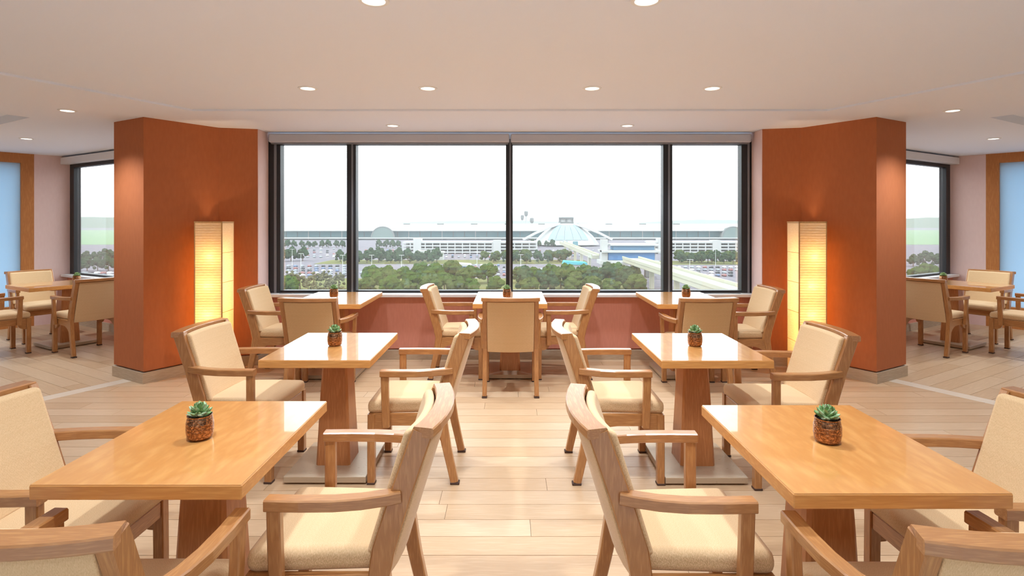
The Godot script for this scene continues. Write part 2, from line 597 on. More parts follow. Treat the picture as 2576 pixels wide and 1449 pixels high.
func make_floor_lamp() -> Node3D:
	var t := thing("floor_lamp")
	var w := 0.265
	var h := w * 0.5
	var base := mk()
	cbox(base, Vector3(0, 0.015, 0), Vector3(w, 0.03, w), 0.003)
	put("base", base, M.lamp_frame, t)
	for sx in [-1.0, 1.0]:
		for sz in [-1.0, 1.0]:
			var p := mk()
			cbox(p, Vector3(sx * (h - 0.006), 0.765, sz * (h - 0.006)), Vector3(0.010, 1.47, 0.010), 0.001)
			put("corner_post", p, M.lamp_frame, t)
	# four paper sides, each with its own thin ribs
	for k in 4:
		var B := Basis(Vector3.UP, k * PI * 0.5)
		var s := mk()
		cbox(s, B * Vector3(0, 0.765, h - 0.002), Vector3(w - 0.022, 1.462, 0.0015), 0.0, B)
		var sd := put("paper_side", s, M.paper, t)
		var ribs := mk()
		if k % 2 == 0:
			for i in 58:
				var y := 0.05 + 0.0252 * i
				cbox(ribs, B * Vector3(0, y, h + 0.0005), Vector3(w - 0.02, 0.0020, 0.002), 0.0, B)
		else:
			for i in 6:
				cbox(ribs, B * Vector3(0, 0.04 + 0.289 * i, h + 0.0005), Vector3(w - 0.02, 0.004, 0.002), 0.0, B)
		put("ribs", ribs, M.lamp_frame, sd)
	var rim := mk()
	for k in 4:
		var B := Basis(Vector3.UP, k * PI * 0.5)
		cbox(rim, B * Vector3(0, 1.494, h - 0.006), Vector3(w, 0.012, 0.012), 0.001, B)
	put("top_frame", rim, M.lamp_frame, t)
	var stem := mk()
	cbox(stem, Vector3(0, 0.64, -0.02), Vector3(0.012, 1.24, 0.012), 0.001)
	put("stem", stem, M.lamp_frame, t)
	for y in [0.32, 0.60, 0.88, 1.16]:
		var b := mk()
		lathe(b, [Vector2(0, -0.03), Vector2(0.016, -0.026), Vector2(0.028, -0.008), Vector2(0.028, 0.008), Vector2(0.016, 0.026), Vector2(0, 0.03)], 14)
		var o := put("bulb", b, M.bulb_glow, t, Vector3(-0.01 if y < 0.9 else 0.012, y, 0.086))
		var l := OmniLight3D.new()
		l.name = "bulb_light"
		l.light_color = srgb(255, 230, 188)
		l.light_energy = 0.068
		l.light_size = 0.028
		l.omni_range = 14.0
		l.omni_attenuation = 2.0
		l.shadow_enabled = true
		o.add_child(l, true)
	return t

func make_downlight() -> Node3D:
	var t := thing("downlight")
	var ring := mk()
	lathe(ring, [Vector2(0.050, -0.001), Vector2(0.052, -0.006), Vector2(0.068, -0.005), Vector2(0.070, 0.0)], 28)
	put("trim_ring", ring, M.trim_white, t)
	var disc := mk()
	lathe(disc, [Vector2(0.0, -0.003), Vector2(0.051, -0.003)], 24)
	put("lamp_disc", disc, M.lamp_glow, t)
	var l := SpotLight3D.new()
	l.name = "downlight_beam"
	l.position = Vector3(0, -0.02, 0)
	l.rotation.x = -PI / 2
	l.light_color = srgb(226, 240, 255)
	l.light_energy = DOWN
	l.light_size = 0.05
	l.spot_angle = 60.0
	l.spot_angle_attenuation = 0.8
	l.spot_range = 14.0
	l.spot_attenuation = 2.0
	l.shadow_enabled = true
	t.add_child(l, true)
	return t

const DOWN := 2.15
const SKY := 1.6

# ------------------------------------------------------------------ the scene
func _ready() -> void:
	rng.seed = 4711
	var cam := Camera3D.new()
	cam.name = "camera"
	cam.projection = Camera3D.PROJECTION_FRUSTUM
	cam.near = 0.05
	cam.far = 12000.0
	cam.size = 2.0 * cam.near * (1449.0 * 0.5 / FOCAL)
	cam.frustum_offset = Vector2((1288.0 - PX) / FOCAL, -(724.5 - PY) / FOCAL) * cam.near
	cam.position = Vector3(0, EYE, 0)
	add_child(cam)
	cam.current = true
	var env := Environment.new()
	env.background_mode = Environment.BG_SKY
	var sm := ProceduralSkyMaterial.new()
	sm.sky_top_color = Color(0.93, 0.985, 1.0)
	sm.sky_horizon_color = Color(0.965, 0.99, 1.0)
	sm.sky_curve = 0.2
	sm.ground_horizon_color = Color(0.7, 0.72, 0.72)
	sm.ground_bottom_color = Color(0.5, 0.5, 0.5)
	sm.sky_energy_multiplier = SKY
	sm.ground_energy_multiplier = 0.6
	var sky := Sky.new()
	sky.sky_material = sm
	env.sky = sky
	env.tonemap_mode = Environment.TONE_MAPPER_LINEAR
	env.tonemap_exposure = 1.24
	env.volumetric_fog_enabled = true
	env.volumetric_fog_density = 0.0
	env.sdfgi_enabled = true
	env.ssao_enabled = true
	env.ssil_enabled = true
	var we := WorldEnvironment.new()
	we.name = "world"
	we.environment = env
	add_child(we)

	materials()
	shell()
	floor_boards()
	windows()
	furniture()
	lights()
	outdoors()

func away(x: float) -> String:
	return "towards the elevated track" if x > 0.0 else "away from the elevated track"

func mx(p: Vector2, s: float) -> Vector2:
	return Vector2(p.x * s, p.y)

func poly(pts: Array, s := 1.0) -> PackedVector2Array:
	var out := PackedVector2Array()
	for p in pts:
		out.append(mx(p, s))
	return out

const CORNER := Vector2(6.6, -8.3)
const SIDE_D := Vector2(0.62, 0.785)

func footprint() -> PackedVector2Array:
	var e := CORNER + SIDE_D * 4.4
	var right := [Vector2(2.85, -6.05), CORNER, e, Vector2(e.x, 4.5)]
	var out := PackedVector2Array()
	for p in right:
		out.append(p)
	for i in range(right.size() - 1, -1, -1):
		out.append(mx(right[i], -1.0))
	return out

func wall_along(a: Vector2, b: Vector2, y0: float, y1: float, thick: float, st: SurfaceTool, outward: Vector2) -> void:
	prism(st, PackedVector2Array([a, b, b + outward * thick, a + outward * thick]), y0, y1)

func without(polys: Array, rect: PackedVector2Array) -> Array:
	# what is left of the polygons outside a convex one, without holes
	var out := []
	for p in polys:
		var rest := [p]
		for i in rect.size():
			var a := rect[i]
			var b := rect[(i + 1) % rect.size()]
			var d := (b - a).normalized()
			var o := Vector2(d.y, -d.x)
			var c := (rect[0] + rect[2]) * 0.5
			if o.dot(c - a) > 0.0:
				o = -o
			var big_out := PackedVector2Array([a - d * 60, a + d * 60, a + d * 60 + o * 60, a - d * 60 + o * 60])
			var big_in := PackedVector2Array([a - d * 60, a + d * 60, a + d * 60 - o * 60, a - d * 60 - o * 60])
			var next := []
			for q in rest:
				for g in Geometry2D.intersect_polygons(q, big_out):
					out.append(g)
				for g in Geometry2D.intersect_polygons(q, big_in):
					next.append(g)
			rest = next
	return out

func shell() -> void:
	var foot := footprint()
	# ceiling: a slightly raised middle field, lower round it, a coffer on each side
	var inner := PackedVector2Array([Vector2(-2.78, -4.87), Vector2(2.78, -4.87)])
	inner.append(Vector2(2.78, -4.87) + Vector2(0.42, 0.907) * 12.0)
	inner.append(mx(inner[2], -1.0))
	var st := mk()
	for p in Geometry2D.intersect_polygons(foot, inner):
		prism(st, p, CEIL_IN, CEIL_IN + 0.2)
	var outer := []
	for p in Geometry2D.clip_polygons(foot, inner):
		outer.append(p)
	var coffers := []
	for s in [-1.0, 1.0]:
		var c0 := Vector2(4.46, -5.17)
		var co := PackedVector2Array([mx(c0, s), mx(c0 + U * 2.2, s), mx(c0 + U * 2.2 + N * 2.6, s), mx(c0 + N * 2.6, s)])
		coffers.append(co)
		outer = without(outer, co)
	for p in outer:
		if absf(area(p)) > 1e-4:
			prism(st, p, CEIL_OUT, CEIL_IN + 0.2)
	for co in coffers:
		prism(st, co, CEIL_OUT + 0.08, CEIL_IN + 0.2)
	struct("ceiling", st, M.ceiling, "white plaster ceiling with a shallow step and two coffers", "ceiling")

	var fl := mk()
	prism(fl, foot, -0.25, -0.016)
	struct("floor", fl, M.subfloor, "oak plank floor of the lounge", "floor")

	# window wall below the sill, above the window
	var w := mk()
	between(w, Vector3(-2.85, 0.118, -6.25), Vector3(2.85, 0.68, -6.05), 0.002)
	between(w, Vector3(-2.85, 0.0, -6.25), Vector3(2.85, 0.118, -6.075), 0.0)
	struct("wall_front", w, M.terracotta, "terracotta wall under the long window", "wall")
	var w2 := mk()
	between(w2, Vector3(-2.85, 2.36, -6.25), Vector3(2.85, 2.62, -6.09), 0.0)
	struct("trim_1", w2, M.ceiling, "white lintel above the long window", "trim")
	var sk := mk()
	between(sk, Vector3(-2.64, 0.0, -6.075), Vector3(2.64, 0.105, -6.04), 0.002)
	struct("baseboard_front", sk, M.skirting, "pale baseboard along the wall under the long window", "baseboard")
	# corner columns
	for s in [-1.0, 1.0]:
		var side := "left" if s < 0 else "right"
		var col := [Vector2(2.64, -6.07), Vector2(2.64, -5.82), Vector2(3.0, -5.73), Vector2(3.385, -5.14), Vector2(3.85, -5.41), Vector2(3.55, -6.5), Vector2(3.3, -6.45)]
		var c := mk()
		prism(c, poly(col, s), 0.112, 2.55)
		struct("wall_%s_column" % side, c, M.rust, "rust orange faceted corner column " + away(s), "column")
		var rv := mk()
		between(rv, Vector3(s * 2.635, 0.7, -6.07), Vector3(s * 2.641, 2.462, -5.823), 0.0)
		struct("trim_%d" % (3 if s < 0 else 4), rv, M.pink, "pale pink window reveal on the column, " + away(s), "trim")
		var bb := mk()
		var grow: Array = Geometry2D.offset_polygon(poly(col, s), 0.012, Geometry2D.JOIN_MITER)
		prism(bb, grow[0], 0.0, 0.100)
		struct("baseboard_%s_column" % side, bb, M.skirting, "pale baseboard round the rust column, " + away(s), "baseboard")
		var g2 := mk()
		var thin: Array = Geometry2D.offset_polygon(poly(col, s), -0.03, Geometry2D.JOIN_MITER)
		prism(g2, thin[0], 0.0, 0.13)
		struct("trim_%d" % (5 if s < 0 else 6), g2, M.rust, "recessed groove above the column's baseboard, " + away(s), "trim")
		# side facade: wall under and over its window
		var a := Vector2(2.85, -6.05)
		var out := -N
		var sw := mk()
		wall_along(mx(a, s), mx(CORNER, s), 0.0, 0.68, 0.2, sw, mx(out, s))
		struct("wall_%s_facade" % side, sw, M.terracotta, "terracotta wall under the wing's window, " + away(s), "wall")
		var so := mk()
		wall_along(mx(a, s), mx(CORNER, s), 2.36, 2.62, 0.2, so, mx(out, s))
		struct("trim_%d" % (7 if s < 0 else 8), so, M.ceiling, "white lintel above the wing's window, " + away(s), "trim")
		var sb := mk()
		wall_along(mx(a + N * 0.02, s), mx(CORNER + N * 0.02, s), 0.0, 0.105, 0.02, sb, mx(out, s))
		struct("baseboard_%s_facade" % side, sb, M.skirting, "pale baseboard under the wing's window, " + away(s), "baseboard")
		# return wall: pink pier, then a wood framed panel of blue frosted glass
		var d := SIDE_D
		var o2 := Vector2(d.y, -d.x)
		var p0 := CORNER - d * 0.10
		var p1 := CORNER + d * 0.385
		var p2 := CORNER + d * 0.53
		var p3 := CORNER + d * 1.75
		var p4 := CORNER + d * 1.9
		var p5 := CORNER + d * 4.4
		var pk := mk()
		wall_along(mx(p0, s), mx(p1, s), 0.0, 2.62, 0.2, pk, mx(o2, s))
		struct("wall_%s_pier" % side, pk, M.pink, "pale pink pier beside the wing's window, " + away(s), "wall")
		var wn := Node3D.new()
		wn.name = "window_%d" % (4 if s < 0 else 5)
		add_child(wn)
		tag(wn, "wood framed panel of blue frosted glass in the wing, " + away(s), "window", "", "structure")
		for q in [[p1, p2, 0.0, 2.62], [p3, p4, 0.0, 2.62], [p2, p3, 2.33, 2.62], [p2, p3, 0.0, 0.30]]:
			var f := mk()
			wall_along(mx(q[0], s), mx(q[1], s), q[2], q[3], 0.2, f, mx(o2, s))
			put("frame", f, M.frame_wood, wn)
		var gl := mk()
		wall_along(mx(p2 + o2 * 0.05, s), mx(p3 + o2 * 0.05, s), 0.30, 2.33, 0.012, gl, mx(o2, s))
		put("frosted_pane", gl, M.frosted_blue, wn)
		var rest := mk()
		wall_along(mx(p4, s), mx(p5, s), 0.0, 2.62, 0.2, rest, mx(o2, s))
		struct("wall_%s_wing" % side, rest, M.back_wall, "plain beige wall of the wing, " + away(s), "wall")
		var sdw := mk()
		wall_along(mx(p5, s), Vector2(s * p5.x, 4.5), 0.0, 2.62, 0.2, sdw, Vector2(s, 0))
		struct("wall_%s" % side, sdw, M.back_wall, "plain beige wall beside the lobby, " + away(s), "wall")
	var bw := mk()
	between(bw, Vector3(-9.6, 0, 4.5), Vector3(9.6, 2.62, 4.7), 0.0)
	struct("wall_back", bw, M.back_wall, "plain beige wall behind the photographer", "wall")

func area(p: PackedVector2Array) -> float:
	var a := 0.0
	for i in p.size():
		a += p[i].cross(p[(i + 1) % p.size()])
	return a * 0.5

func floor_boards() -> void:
	# boards run across the middle field and along the facades in the wings; a pale strip, window sheen put into its colour, divides them
	var floor_: Node = get_node("floor")
	var foot := footprint()
	var P0 := Vector2(3.66, -5.32)
	var far_out := 20.0
	var wing := PackedVector2Array([P0 - N * 3.0, P0 + N * 14.0, P0 + N * 14.0 + U * far_out, P0 - N * 3.0 + U * far_out])
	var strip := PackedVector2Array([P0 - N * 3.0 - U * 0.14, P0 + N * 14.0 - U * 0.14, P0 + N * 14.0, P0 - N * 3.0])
	var lefts: Array = [wing, PackedVector2Array()]
	for p in wing: lefts[1].append(mx(p, -1.0))
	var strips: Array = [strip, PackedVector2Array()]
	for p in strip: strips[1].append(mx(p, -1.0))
	var zones := []
	var lobby := PackedVector2Array([Vector2(-12, -0.6), Vector2(12, -0.6), Vector2(12, 6), Vector2(-12, 6)])
	var ls := mk()
	for p in Geometry2D.intersect_polygons(foot, lobby):
		prism(ls, p, -0.016, 0.0)
	struct("floor_bounce", ls, M.pale_bounce, "added unseen pale floor that bounces light to the ceiling", "floor")  # unseen floor, added pale to reflect neutral light upwards
	foot = Geometry2D.clip_polygons(foot, lobby)[0]
	var mid: Array = Geometry2D.clip_polygons(foot, wing)
	for q in [strips[0], lefts[1], strips[1]]:
		var nxt := []
		for p in mid:
			nxt.append_array(Geometry2D.clip_polygons(p, q))
		mid = nxt
	zones.append([mid, Vector2(1, 0), Vector2(-10, -6.1), 9])
	for k in 2:
		var s := 1.0 if k == 0 else -1.0
		zones.append([Geometry2D.intersect_polygons(foot, lefts[k]), mx(U, s), mx(P0 - N * 3.0, s), 23 + k])
	var all := []
	for z in zones:
		var d: Vector2 = z[1]
		var nn := Vector2(-d.y, d.x)
		if nn.y < 0: nn = -nn
		var r := RandomNumberGenerator.new()
		r.seed = z[3]
		for row in 112:
			var at := -2.0 * r.randf() - 2.0
			while at < 24.0:
				var len := r.randf_range(1.1, 2.1)
				var o: Vector2 = z[2] + nn * (0.15 * row) + d * at
				var g := 0.0008
				var rect := PackedVector2Array([o + d * g + nn * g, o + d * (len - g) + nn * g, o + d * (len - g) + nn * (0.15 - g), o + d * g + nn * (0.15 - g)])
				at += len
				for p in z[0]:
					for piece in Geometry2D.intersect_polygons(rect, p):
						if absf(area(piece)) > 0.004:
							var c := Vector2.ZERO
							for v in piece: c += v
							c /= piece.size()
							all.append([piece, c, d, r.randi() % 4])
	# those that show largest first
	var view := []
	var rest := []
	for b in all:
		var c: Vector2 = b[1]
		var px := PX + c.x / maxf(-c.y, 0.1) * FOCAL
		var inside := c.y < -2.1 and px > -250.0 and px < 2826.0
		b.append(absf(area(b[0])) / pow(maxf(-c.y, 0.5), 3.0) if inside else 0.0)
		if inside: view.append(b)
		else: rest.append(b)
	view.sort_custom(func(a, b): return a[4] > b[4])
	for i in view.size():
		var b: Array = view[i]
		if i >= 290:
			rest.append(b)
			continue
		var c: Vector2 = b[1]
		var d: Vector2 = b[2]
		var st := mk()
		var loc := PackedVector2Array()
		var ang := atan2(-d.y, d.x)
		for v in b[0]:
			loc.append((v - c).rotated(ang))
		board(st, loc)
		var o := put("plank", st, M["board_%d" % b[3]], floor_, Vector3(c.x, 0, c.y))
		o.rotation.y = ang
	var far := [mk(), mk(), mk(), mk()]
	for b in rest:
		var st: SurfaceTool = far[b[3]]
		prism(st, b[0], -0.014, 0.0)
	for k in 4:
		var o := put("distant_planks", far[k], M["board_%d" % k], floor_)
		o.set_meta("kind", "stuff")
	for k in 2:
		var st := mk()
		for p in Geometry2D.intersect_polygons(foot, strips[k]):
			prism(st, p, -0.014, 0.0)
		put("sheen_strip", st, M.painted_sheen, floor_)

func board(st: SurfaceTool, p: PackedVector2Array) -> void:
	# top with a fine bevel, so that joints show
	var b := 0.0012
	var ins: Array = Geometry2D.offset_polygon(p, -b, Geometry2D.JOIN_MITER)
	if ins.size() != 1 or ins[0].size() != p.size():
		prism(st, p, -0.014, 0.0)
		return
	prism(st, p, -0.014, -b)
	prism(st, ins[0], -b, 0.0)

func windows() -> void:
	# the long window: three mullions, four panes, a grey valance in two lengths, a white sill
	var w := Node3D.new()
	w.name = "window_1"
	add_child(w)
	tag(w, "long four pane window with black mullions over the airport", "window", "", "structure")
	var zf := -6.12
	var y0 := 0.715
	var y1 := 2.40
	for q in [[-2.65, -2.51], [-1.785, -1.685], [-0.045, 0.03], [1.675, 1.775], [2.53, 2.65]]:
		var st := mk()
		between(st, Vector3(q[0], y0, zf - 0.07), Vector3(q[1], y1, zf + 0.04), 0.004)
		var o := put("mullion", st, M.window_frame, w)
		var gs := mk()
		between(gs, Vector3(q[0] + (q[1] - q[0]) * 0.52, y0, zf + 0.035), Vector3(q[0] + (q[1] - q[0]) * 0.72, y1, zf + 0.046), 0.002)
		put("bead", gs, M.frame_grey, o)
	for q in [[y0, y0 + 0.03], [2.34, 2.40]]:
		var st := mk()
		between(st, Vector3(-2.62, q[0], zf - 0.06), Vector3(2.62, q[1], zf + 0.03), 0.003)
		put("rail", st, M.window_frame, w)
	for q in [[-2.52, -1.78], [-1.69, -0.04], [0.025, 1.68], [1.77, 2.535]]:
		var st := mk()
		between(st, Vector3(q[0], y0 + 0.02, zf - 0.010), Vector3(q[1], 2.36, zf - 0.004), 0.0)
		put("pane", st, M.glass, w)
	for q in [[-2.60, -0.008], [0.008, 2.60]]:
		var st := mk()
		between(st, Vector3(q[0], 2.352, -6.085), Vector3(q[1], 2.445, -5.98), 0.012)
		var v := put("roller_blind_box", st, M.valance, w)
		var hem := mk()
		between(hem, Vector3(q[0] + 0.01, 2.338, -6.06), Vector3(q[1] - 0.01, 2.352, -6.02), 0.003)
		put("hem_bar", hem, M.frame_grey, v)
	var sill := mk()
	between(sill, Vector3(-2.64, 0.685, -6.24), Vector3(2.64, 0.718, -5.965), 0.004)
	var so := struct("trim_9", sill, M.sill, "white window sill of the long window", "trim")
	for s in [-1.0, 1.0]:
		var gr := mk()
		between(gr, Vector3(s * 2.28 - 0.22, 0.716, -6.06), Vector3(s * 2.28 + 0.22, 0.7195, -6.02), 0.0)  # solid dark strip, stands for the shade inside a sill slot
		put("slot_shade", gr, M.window_frame, so)
	# side windows
	for s in [-1.0, 1.0]:
		var side := "left" if s < 0 else "right"
		var n := Node3D.new()
		n.name = "window_%d" % (2 if s < 0 else 3)
		add_child(n)
		tag(n, "tall window of the wing behind the rust column, " + away(s), "window", "", "structure")
		var a := Vector2(2.85, -6.05)
		var len := (CORNER - a).length()
		var out := -N
		for q in [[len + 0.06, len - 0.13], [2.2, 2.1], [0.95, 0.85]]:
			var st := mk()
			wall_along(mx(a + U * q[0] + out * 0.03, s), mx(a + U * q[1] + out * 0.03, s), 0.715, 2.40, 0.09, st, mx(out, s))
			put("mullion", st, M.window_frame, n)
		for q in [[0.715, 0.745], [2.30, 2.40]]:
			var st := mk()
			wall_along(mx(a + U * 0.85 + out * 0.03, s), mx(CORNER + out * 0.03, s), q[0], q[1], 0.08, st, mx(out, s))
			put("rail", st, M.window_frame, n)
		for q in [[0.95, 2.1], [2.2, len - 0.16]]:
			var st := mk()
			wall_along(mx(a + U * q[0] + out * 0.07, s), mx(a + U * q[1] + out * 0.07, s), 0.735, 2.36, 0.006, st, mx(out, s))
			put("pane", st, M.glass, n)
		var v := mk()
		wall_along(mx(a + U * 0.85 + N * 0.09, s), mx(CORNER - U * 0.01 + N * 0.09, s), 2.345, 2.44, 0.10, v, mx(out, s))
		put("roller_blind_box", v, M.sill, n)
		var sl := mk()
		wall_along(mx(a + N * 0.085, s), mx(CORNER + N * 0.085, s), 0.685, 0.718, 0.27, sl, mx(out, s))
		put("window_sill", sl, M.sill, n)
		var blk := mk()
		wall_along(mx(a, s), mx(a + U * 0.85, s), 0.68, 2.40, 0.2, blk, mx(out, s))
		struct("wall_%s_pier_inner" % side, blk, M.pink, "pink pier between the column and the wing's window, " + away(s), "wall")

# ------------------------------------------------------------------ furniture in place
func furniture() -> void:
	var T1 := [["farthest from the window", [[-1.065, -1.95, 1.0], [1.083, -1.90, -1.0]]], ["one row behind the window tables", [[-1.057, -3.37, 1.0], [1.118, -3.36, -1.0]]]]
	var small := make_table(0.605, 0.74, Vector3(0.0, 0, -0.05))
	tag(small, "", "table")
	var plant := make_plant()
	tag(plant, "", "plant")
	var first := true
	var firstp := true
	for g in T1:
		for q in g[1]:
			var lab := "small honey oak table %s, %s" % [g[0], away(q[0])]
			var grp := "small tables %s" % g[0]
			if first:
				small.position = Vector3(q[0], 0, q[1])
				tag(small, lab, "table", grp)
				first = false
			else:
				copy(small, "pedestal_table", Vector3(q[0], 0, q[1]), 0.0, lab, grp)
			var pl := "copper succulent jar, small table %s, %s" % [g[0], away(q[0])]
			var pg := "succulents on the tables %s" % g[0]
			if firstp:
				plant.position = Vector3(q[0] - 0.005, 0.7515, q[1] + 0.03)
				tag(plant, pl, "plant", pg)
				firstp = false
			else:
				copy(plant, "potted_succulent", Vector3(q[0] + (0.0 if q[0] < 0 else -0.005), 0.7515, q[1] + 0.01), q[0] * 2.0 + q[1], pl, pg)
	var big := make_table(0.68, 0.88, Vector3(0, 0, -0.04))
	big.position = Vector3(0, 0, -5.49)
	tag(big, "honey oak table in the middle of the long window", "table", "window tables")
	copy(plant, "potted_succulent", Vector3(-0.03, 0.7515, -5.48), 0.7, "copper jar with a succulent on the middle window table", "succulents on the window tables")
	for s in [-1.0, 1.0]:
		copy(big, "pedestal_table", Vector3(s * 1.685 - 0.01, 0, -5.47), 0.0, "honey oak window table near the floor lamp %s" % away(s), "window tables")
		copy(plant, "potted_succulent", Vector3(s * 1.74, 0.7515, -5.50), s, "copper succulent jar on the window table near the lamp %s" % away(s), "succulents on the window tables")
		var a := atan2(N.x * s, N.y)
		var c := Vector2(5.43 * s, -6.76)
		copy(big, "pedestal_table", Vector3(c.x, 0, c.y), a, "honey oak table by the side wing's window, %s" % away(s), "wing tables")
		copy(plant, "potted_succulent", Vector3(c.x - 0.12 * s, 0.7515, c.y - 0.06), 2.0 * s, "copper succulent jar on the side wing table %s" % away(s), "succulents on the wing tables")
	# chairs: x, z, turn (0 faces the window), label, group
	var list := []
	var aisle := "armchair on aisle side, table %s, %s"
	var outer := "armchair on outer side, table %s, %s"
	var r1: String = T1[0][0]
	var r2: String = T1[1][0]
	list.append([-0.575, -1.96, PI / 2, aisle % [r1, away(-0.575)], "aisle chairs, " + r1])
	list.append([0.575, -1.95, -PI / 2, aisle % [r1, away(0.575)], "aisle chairs, " + r1])
	list.append([-0.565, -3.41, PI / 2, aisle % [r2, away(-0.565)], "aisle chairs, " + r2])
	list.append([0.63, -3.40, -PI / 2, aisle % [r2, away(0.63)], "aisle chairs, " + r2])
	list.append([-1.615, -1.99, -PI / 2, outer % [r1, away(-1.615)], "outer chairs, " + r1])
	list.append([1.615, -1.91, PI / 2, outer % [r1, away(1.615)], "outer chairs, " + r1])
	list.append([-1.60, -3.43, -PI / 2 - 0.05, outer % [r2, away(-1.60)], "outer chairs, " + r2])
	list.append([1.612, -3.34, PI / 2, outer % [r2, away(1.585)], "outer chairs, " + r2])
	var end := "oak armchair facing the window at the end of a table, %s"
	list.append([-1.05, -1.465, 0.0, end % away(-1), "chairs at the ends of the small tables"])
	list.append([1.075, -1.45, 0.0, end % away(1), "chairs at the ends of the small tables"])
	list.append([0.005, -4.99, 0.0, "oak armchair facing the window at the middle window table", "window table chairs"])
	list.append([-1.69, -4.97, 0.0, "oak armchair facing the window near the floor lamp " + away(-1), "window table chairs"])
	list.append([1.66, -4.97, 0.0, "oak armchair facing the window near the floor lamp " + away(1), "window table chairs"])
	for s in [-1.0, 1.0]:
		list.append([s * 0.505, -5.50, s * PI / 2, "oak armchair set sideways at the middle window table, " + away(s), "window table chairs"])
		list.append([s * 2.225, -5.47 if s < 0 else -5.42, s * PI / 2, "oak armchair between window table and rust column, " + away(s), "window table chairs"])
		var c := Vector2(5.43, -6.76)
		var a := atan2(-N.x, -N.y)
		var q := c - U * 0.62
		list.append([s * q.x, q.y, s * atan2(-U.x, -U.y), "oak armchair at the wing table, back to rust column, " + away(s), "wing chairs"])
		q = c + U * 0.68
		list.append([s * q.x, q.y, s * atan2(U.x, U.y), "oak armchair at the wing table, back to pink pier, " + away(s), "wing chairs"])
		q = c + N * 0.62 + U * 0.05
		list.append([s * q.x, q.y, s * atan2(N.x, N.y), "oak armchair at the wing table facing the window, " + away(s), "wing chairs"])
	var chair := make_chair()
	tag(chair, "", "chair")
	for i in list.size():
		var q: Array = list[i]
		if i == 0:
			chair.position = Vector3(q[0], 0, q[1])
			chair.rotation.y = q[2]
			tag(chair, q[3], "chair", q[4])
		else:
			copy(chair, "armchair", Vector3(q[0], 0, q[1]), q[2], q[3], q[4])

func lights() -> void:
	var lamp := make_floor_lamp()
	lamp.position = Vector3(-2.915, 0, -5.49)
	lamp.rotation.y = 0.06
	tag(lamp, "tall square glowing paper floor lamp before the rust column " + away(-1), "lamp", "paper floor lamps")
	copy(lamp, "floor_lamp", Vector3(2.925, 0, -5.49), -0.06, "tall square glowing paper floor lamp before the rust column " + away(1))
	var d := make_downlight()
	var spots := []
	for x in [-1.49, -0.605, 0.605, 1.49]:
		spots.append(Vector3(x, CEIL_IN, -4.10))
	for x in [-0.605, 0.605]:
		spots.append(Vector3(x, CEIL_IN, -2.47))
	for x in [-1.18, 1.18]:
		spots.append(Vector3(x, CEIL_OUT, -5.6))
	for s in [-1.0, 1.0]:
		spots.append(Vector3(s * 3.85, CEIL_OUT, -4.84))
		spots.append(Vector3(s * 5.63, CEIL_OUT, -6.48))
	# unseen downlights; those behind the camera and in the wings added as fill
	for x in [-1.05, 1.05]:
		spots.append(Vector3(x, CEIL_IN, -1.55))
	for x in [-1.2, 1.2]:
		spots.append(Vector3(x, CEIL_IN, 0.6))
	for z in [1.8, 3.2]:
		for x in [-3.4, -1.2, 1.2, 3.4]:
			spots.append(Vector3(x, CEIL_IN, z))
	for s in [-1.0, 1.0]:
		for q in [[4.9, -3.0], [7.0, -5.9], [7.9, -4.6]]:
			spots.append(Vector3(s * q[0], CEIL_OUT, q[1]))
	for i in spots.size():
		if i == 0:
			d.position = spots[0]
			tag(d, "small round recessed downlight glowing in the white ceiling", "downlight", "ceiling downlights")
		else:
			copy(d, "downlight", spots[i], 0.0)

# ------------------------------------------------------------------ the airport outside
func hy(py: float, d: float) -> float:
	return EYE - (py - PY) * d / FOCAL

func hx(px: float, d: float) -> float:
	return (px - PX) * d / FOCAL

func crown_mesh(seed_: int, bare := false) -> ArrayMesh:
	# a crown of overlapping uneven clumps, about 8 m across, its foot at the origin
	var r := RandomNumberGenerator.new()
	r.seed = seed_
	var st := mk()
	var n := 22 if not bare else 30
	for k in n:
		var a := k * 2.4 + r.randf()
		var f := sqrt((k + 0.5) / n)
		var rad := 3.1 * f
		var c := Vector3(cos(a) * rad, 4.2 + 3.0 * (1.0 - f * f) + r.randf_range(-0.9, 0.9), sin(a) * rad)
		if k % 3 == 0:
			c.y -= 1.4
		var size := r.randf_range(1.1, 1.75) if not bare else r.randf_range(0.45, 0.85)
		var g := []
		for i in 6:
			var row := []
			for j in 8:
				var th := PI * i / 5.0
				var ph := TAU * j / 8.0
				var v := Vector3(sin(th) * cos(ph), cos(th) * 0.85, sin(th) * sin(ph)) * size * r.randf_range(0.72, 1.28)
				row.append(c + v)
			g.append(row)
		for i in 5:
			for j in 8:
				var j2 := (j + 1) % 8
				face(st, [g[i][j], g[i][j2], g[i + 1][j2]], (g[i][j] + g[i + 1][j2]) * 0.5 - c)
				face(st, [g[i][j], g[i + 1][j2], g[i + 1][j]], (g[i][j] + g[i + 1][j2]) * 0.5 - c)
	return st.commit()

func car_mesh() -> ArrayMesh:
	var st := mk()
	cbox(st, Vector3(0, 0.62, 0), Vector3(1.8, 0.62, 4.4), 0.16)
	var lo := [Vector3(-0.82, 0.9, -1.0), Vector3(0.82, 0.9, -1.0), Vector3(0.82, 0.9, 1.9), Vector3(-0.82, 0.9, 1.9)]
	var hi := [Vector3(-0.66, 1.45, -0.3), Vector3(0.66, 1.45, -0.3), Vector3(0.66, 1.45, 1.4), Vector3(-0.66, 1.45, 1.4)]
	for i in 4:
		var k := (i + 1) % 4
		face(st, [lo[i], lo[k], hi[k], hi[i]], (lo[i] + hi[k]) * 0.5 - Vector3(0, 1.15, 0.4))
	face(st, hi, Vector3.UP)
	for z in [-1.4, 1.4]:
		cbox(st, Vector3(0, 0.3, z), Vector3(1.7, 0.58, 0.6), 0.15)
	return st.commit()

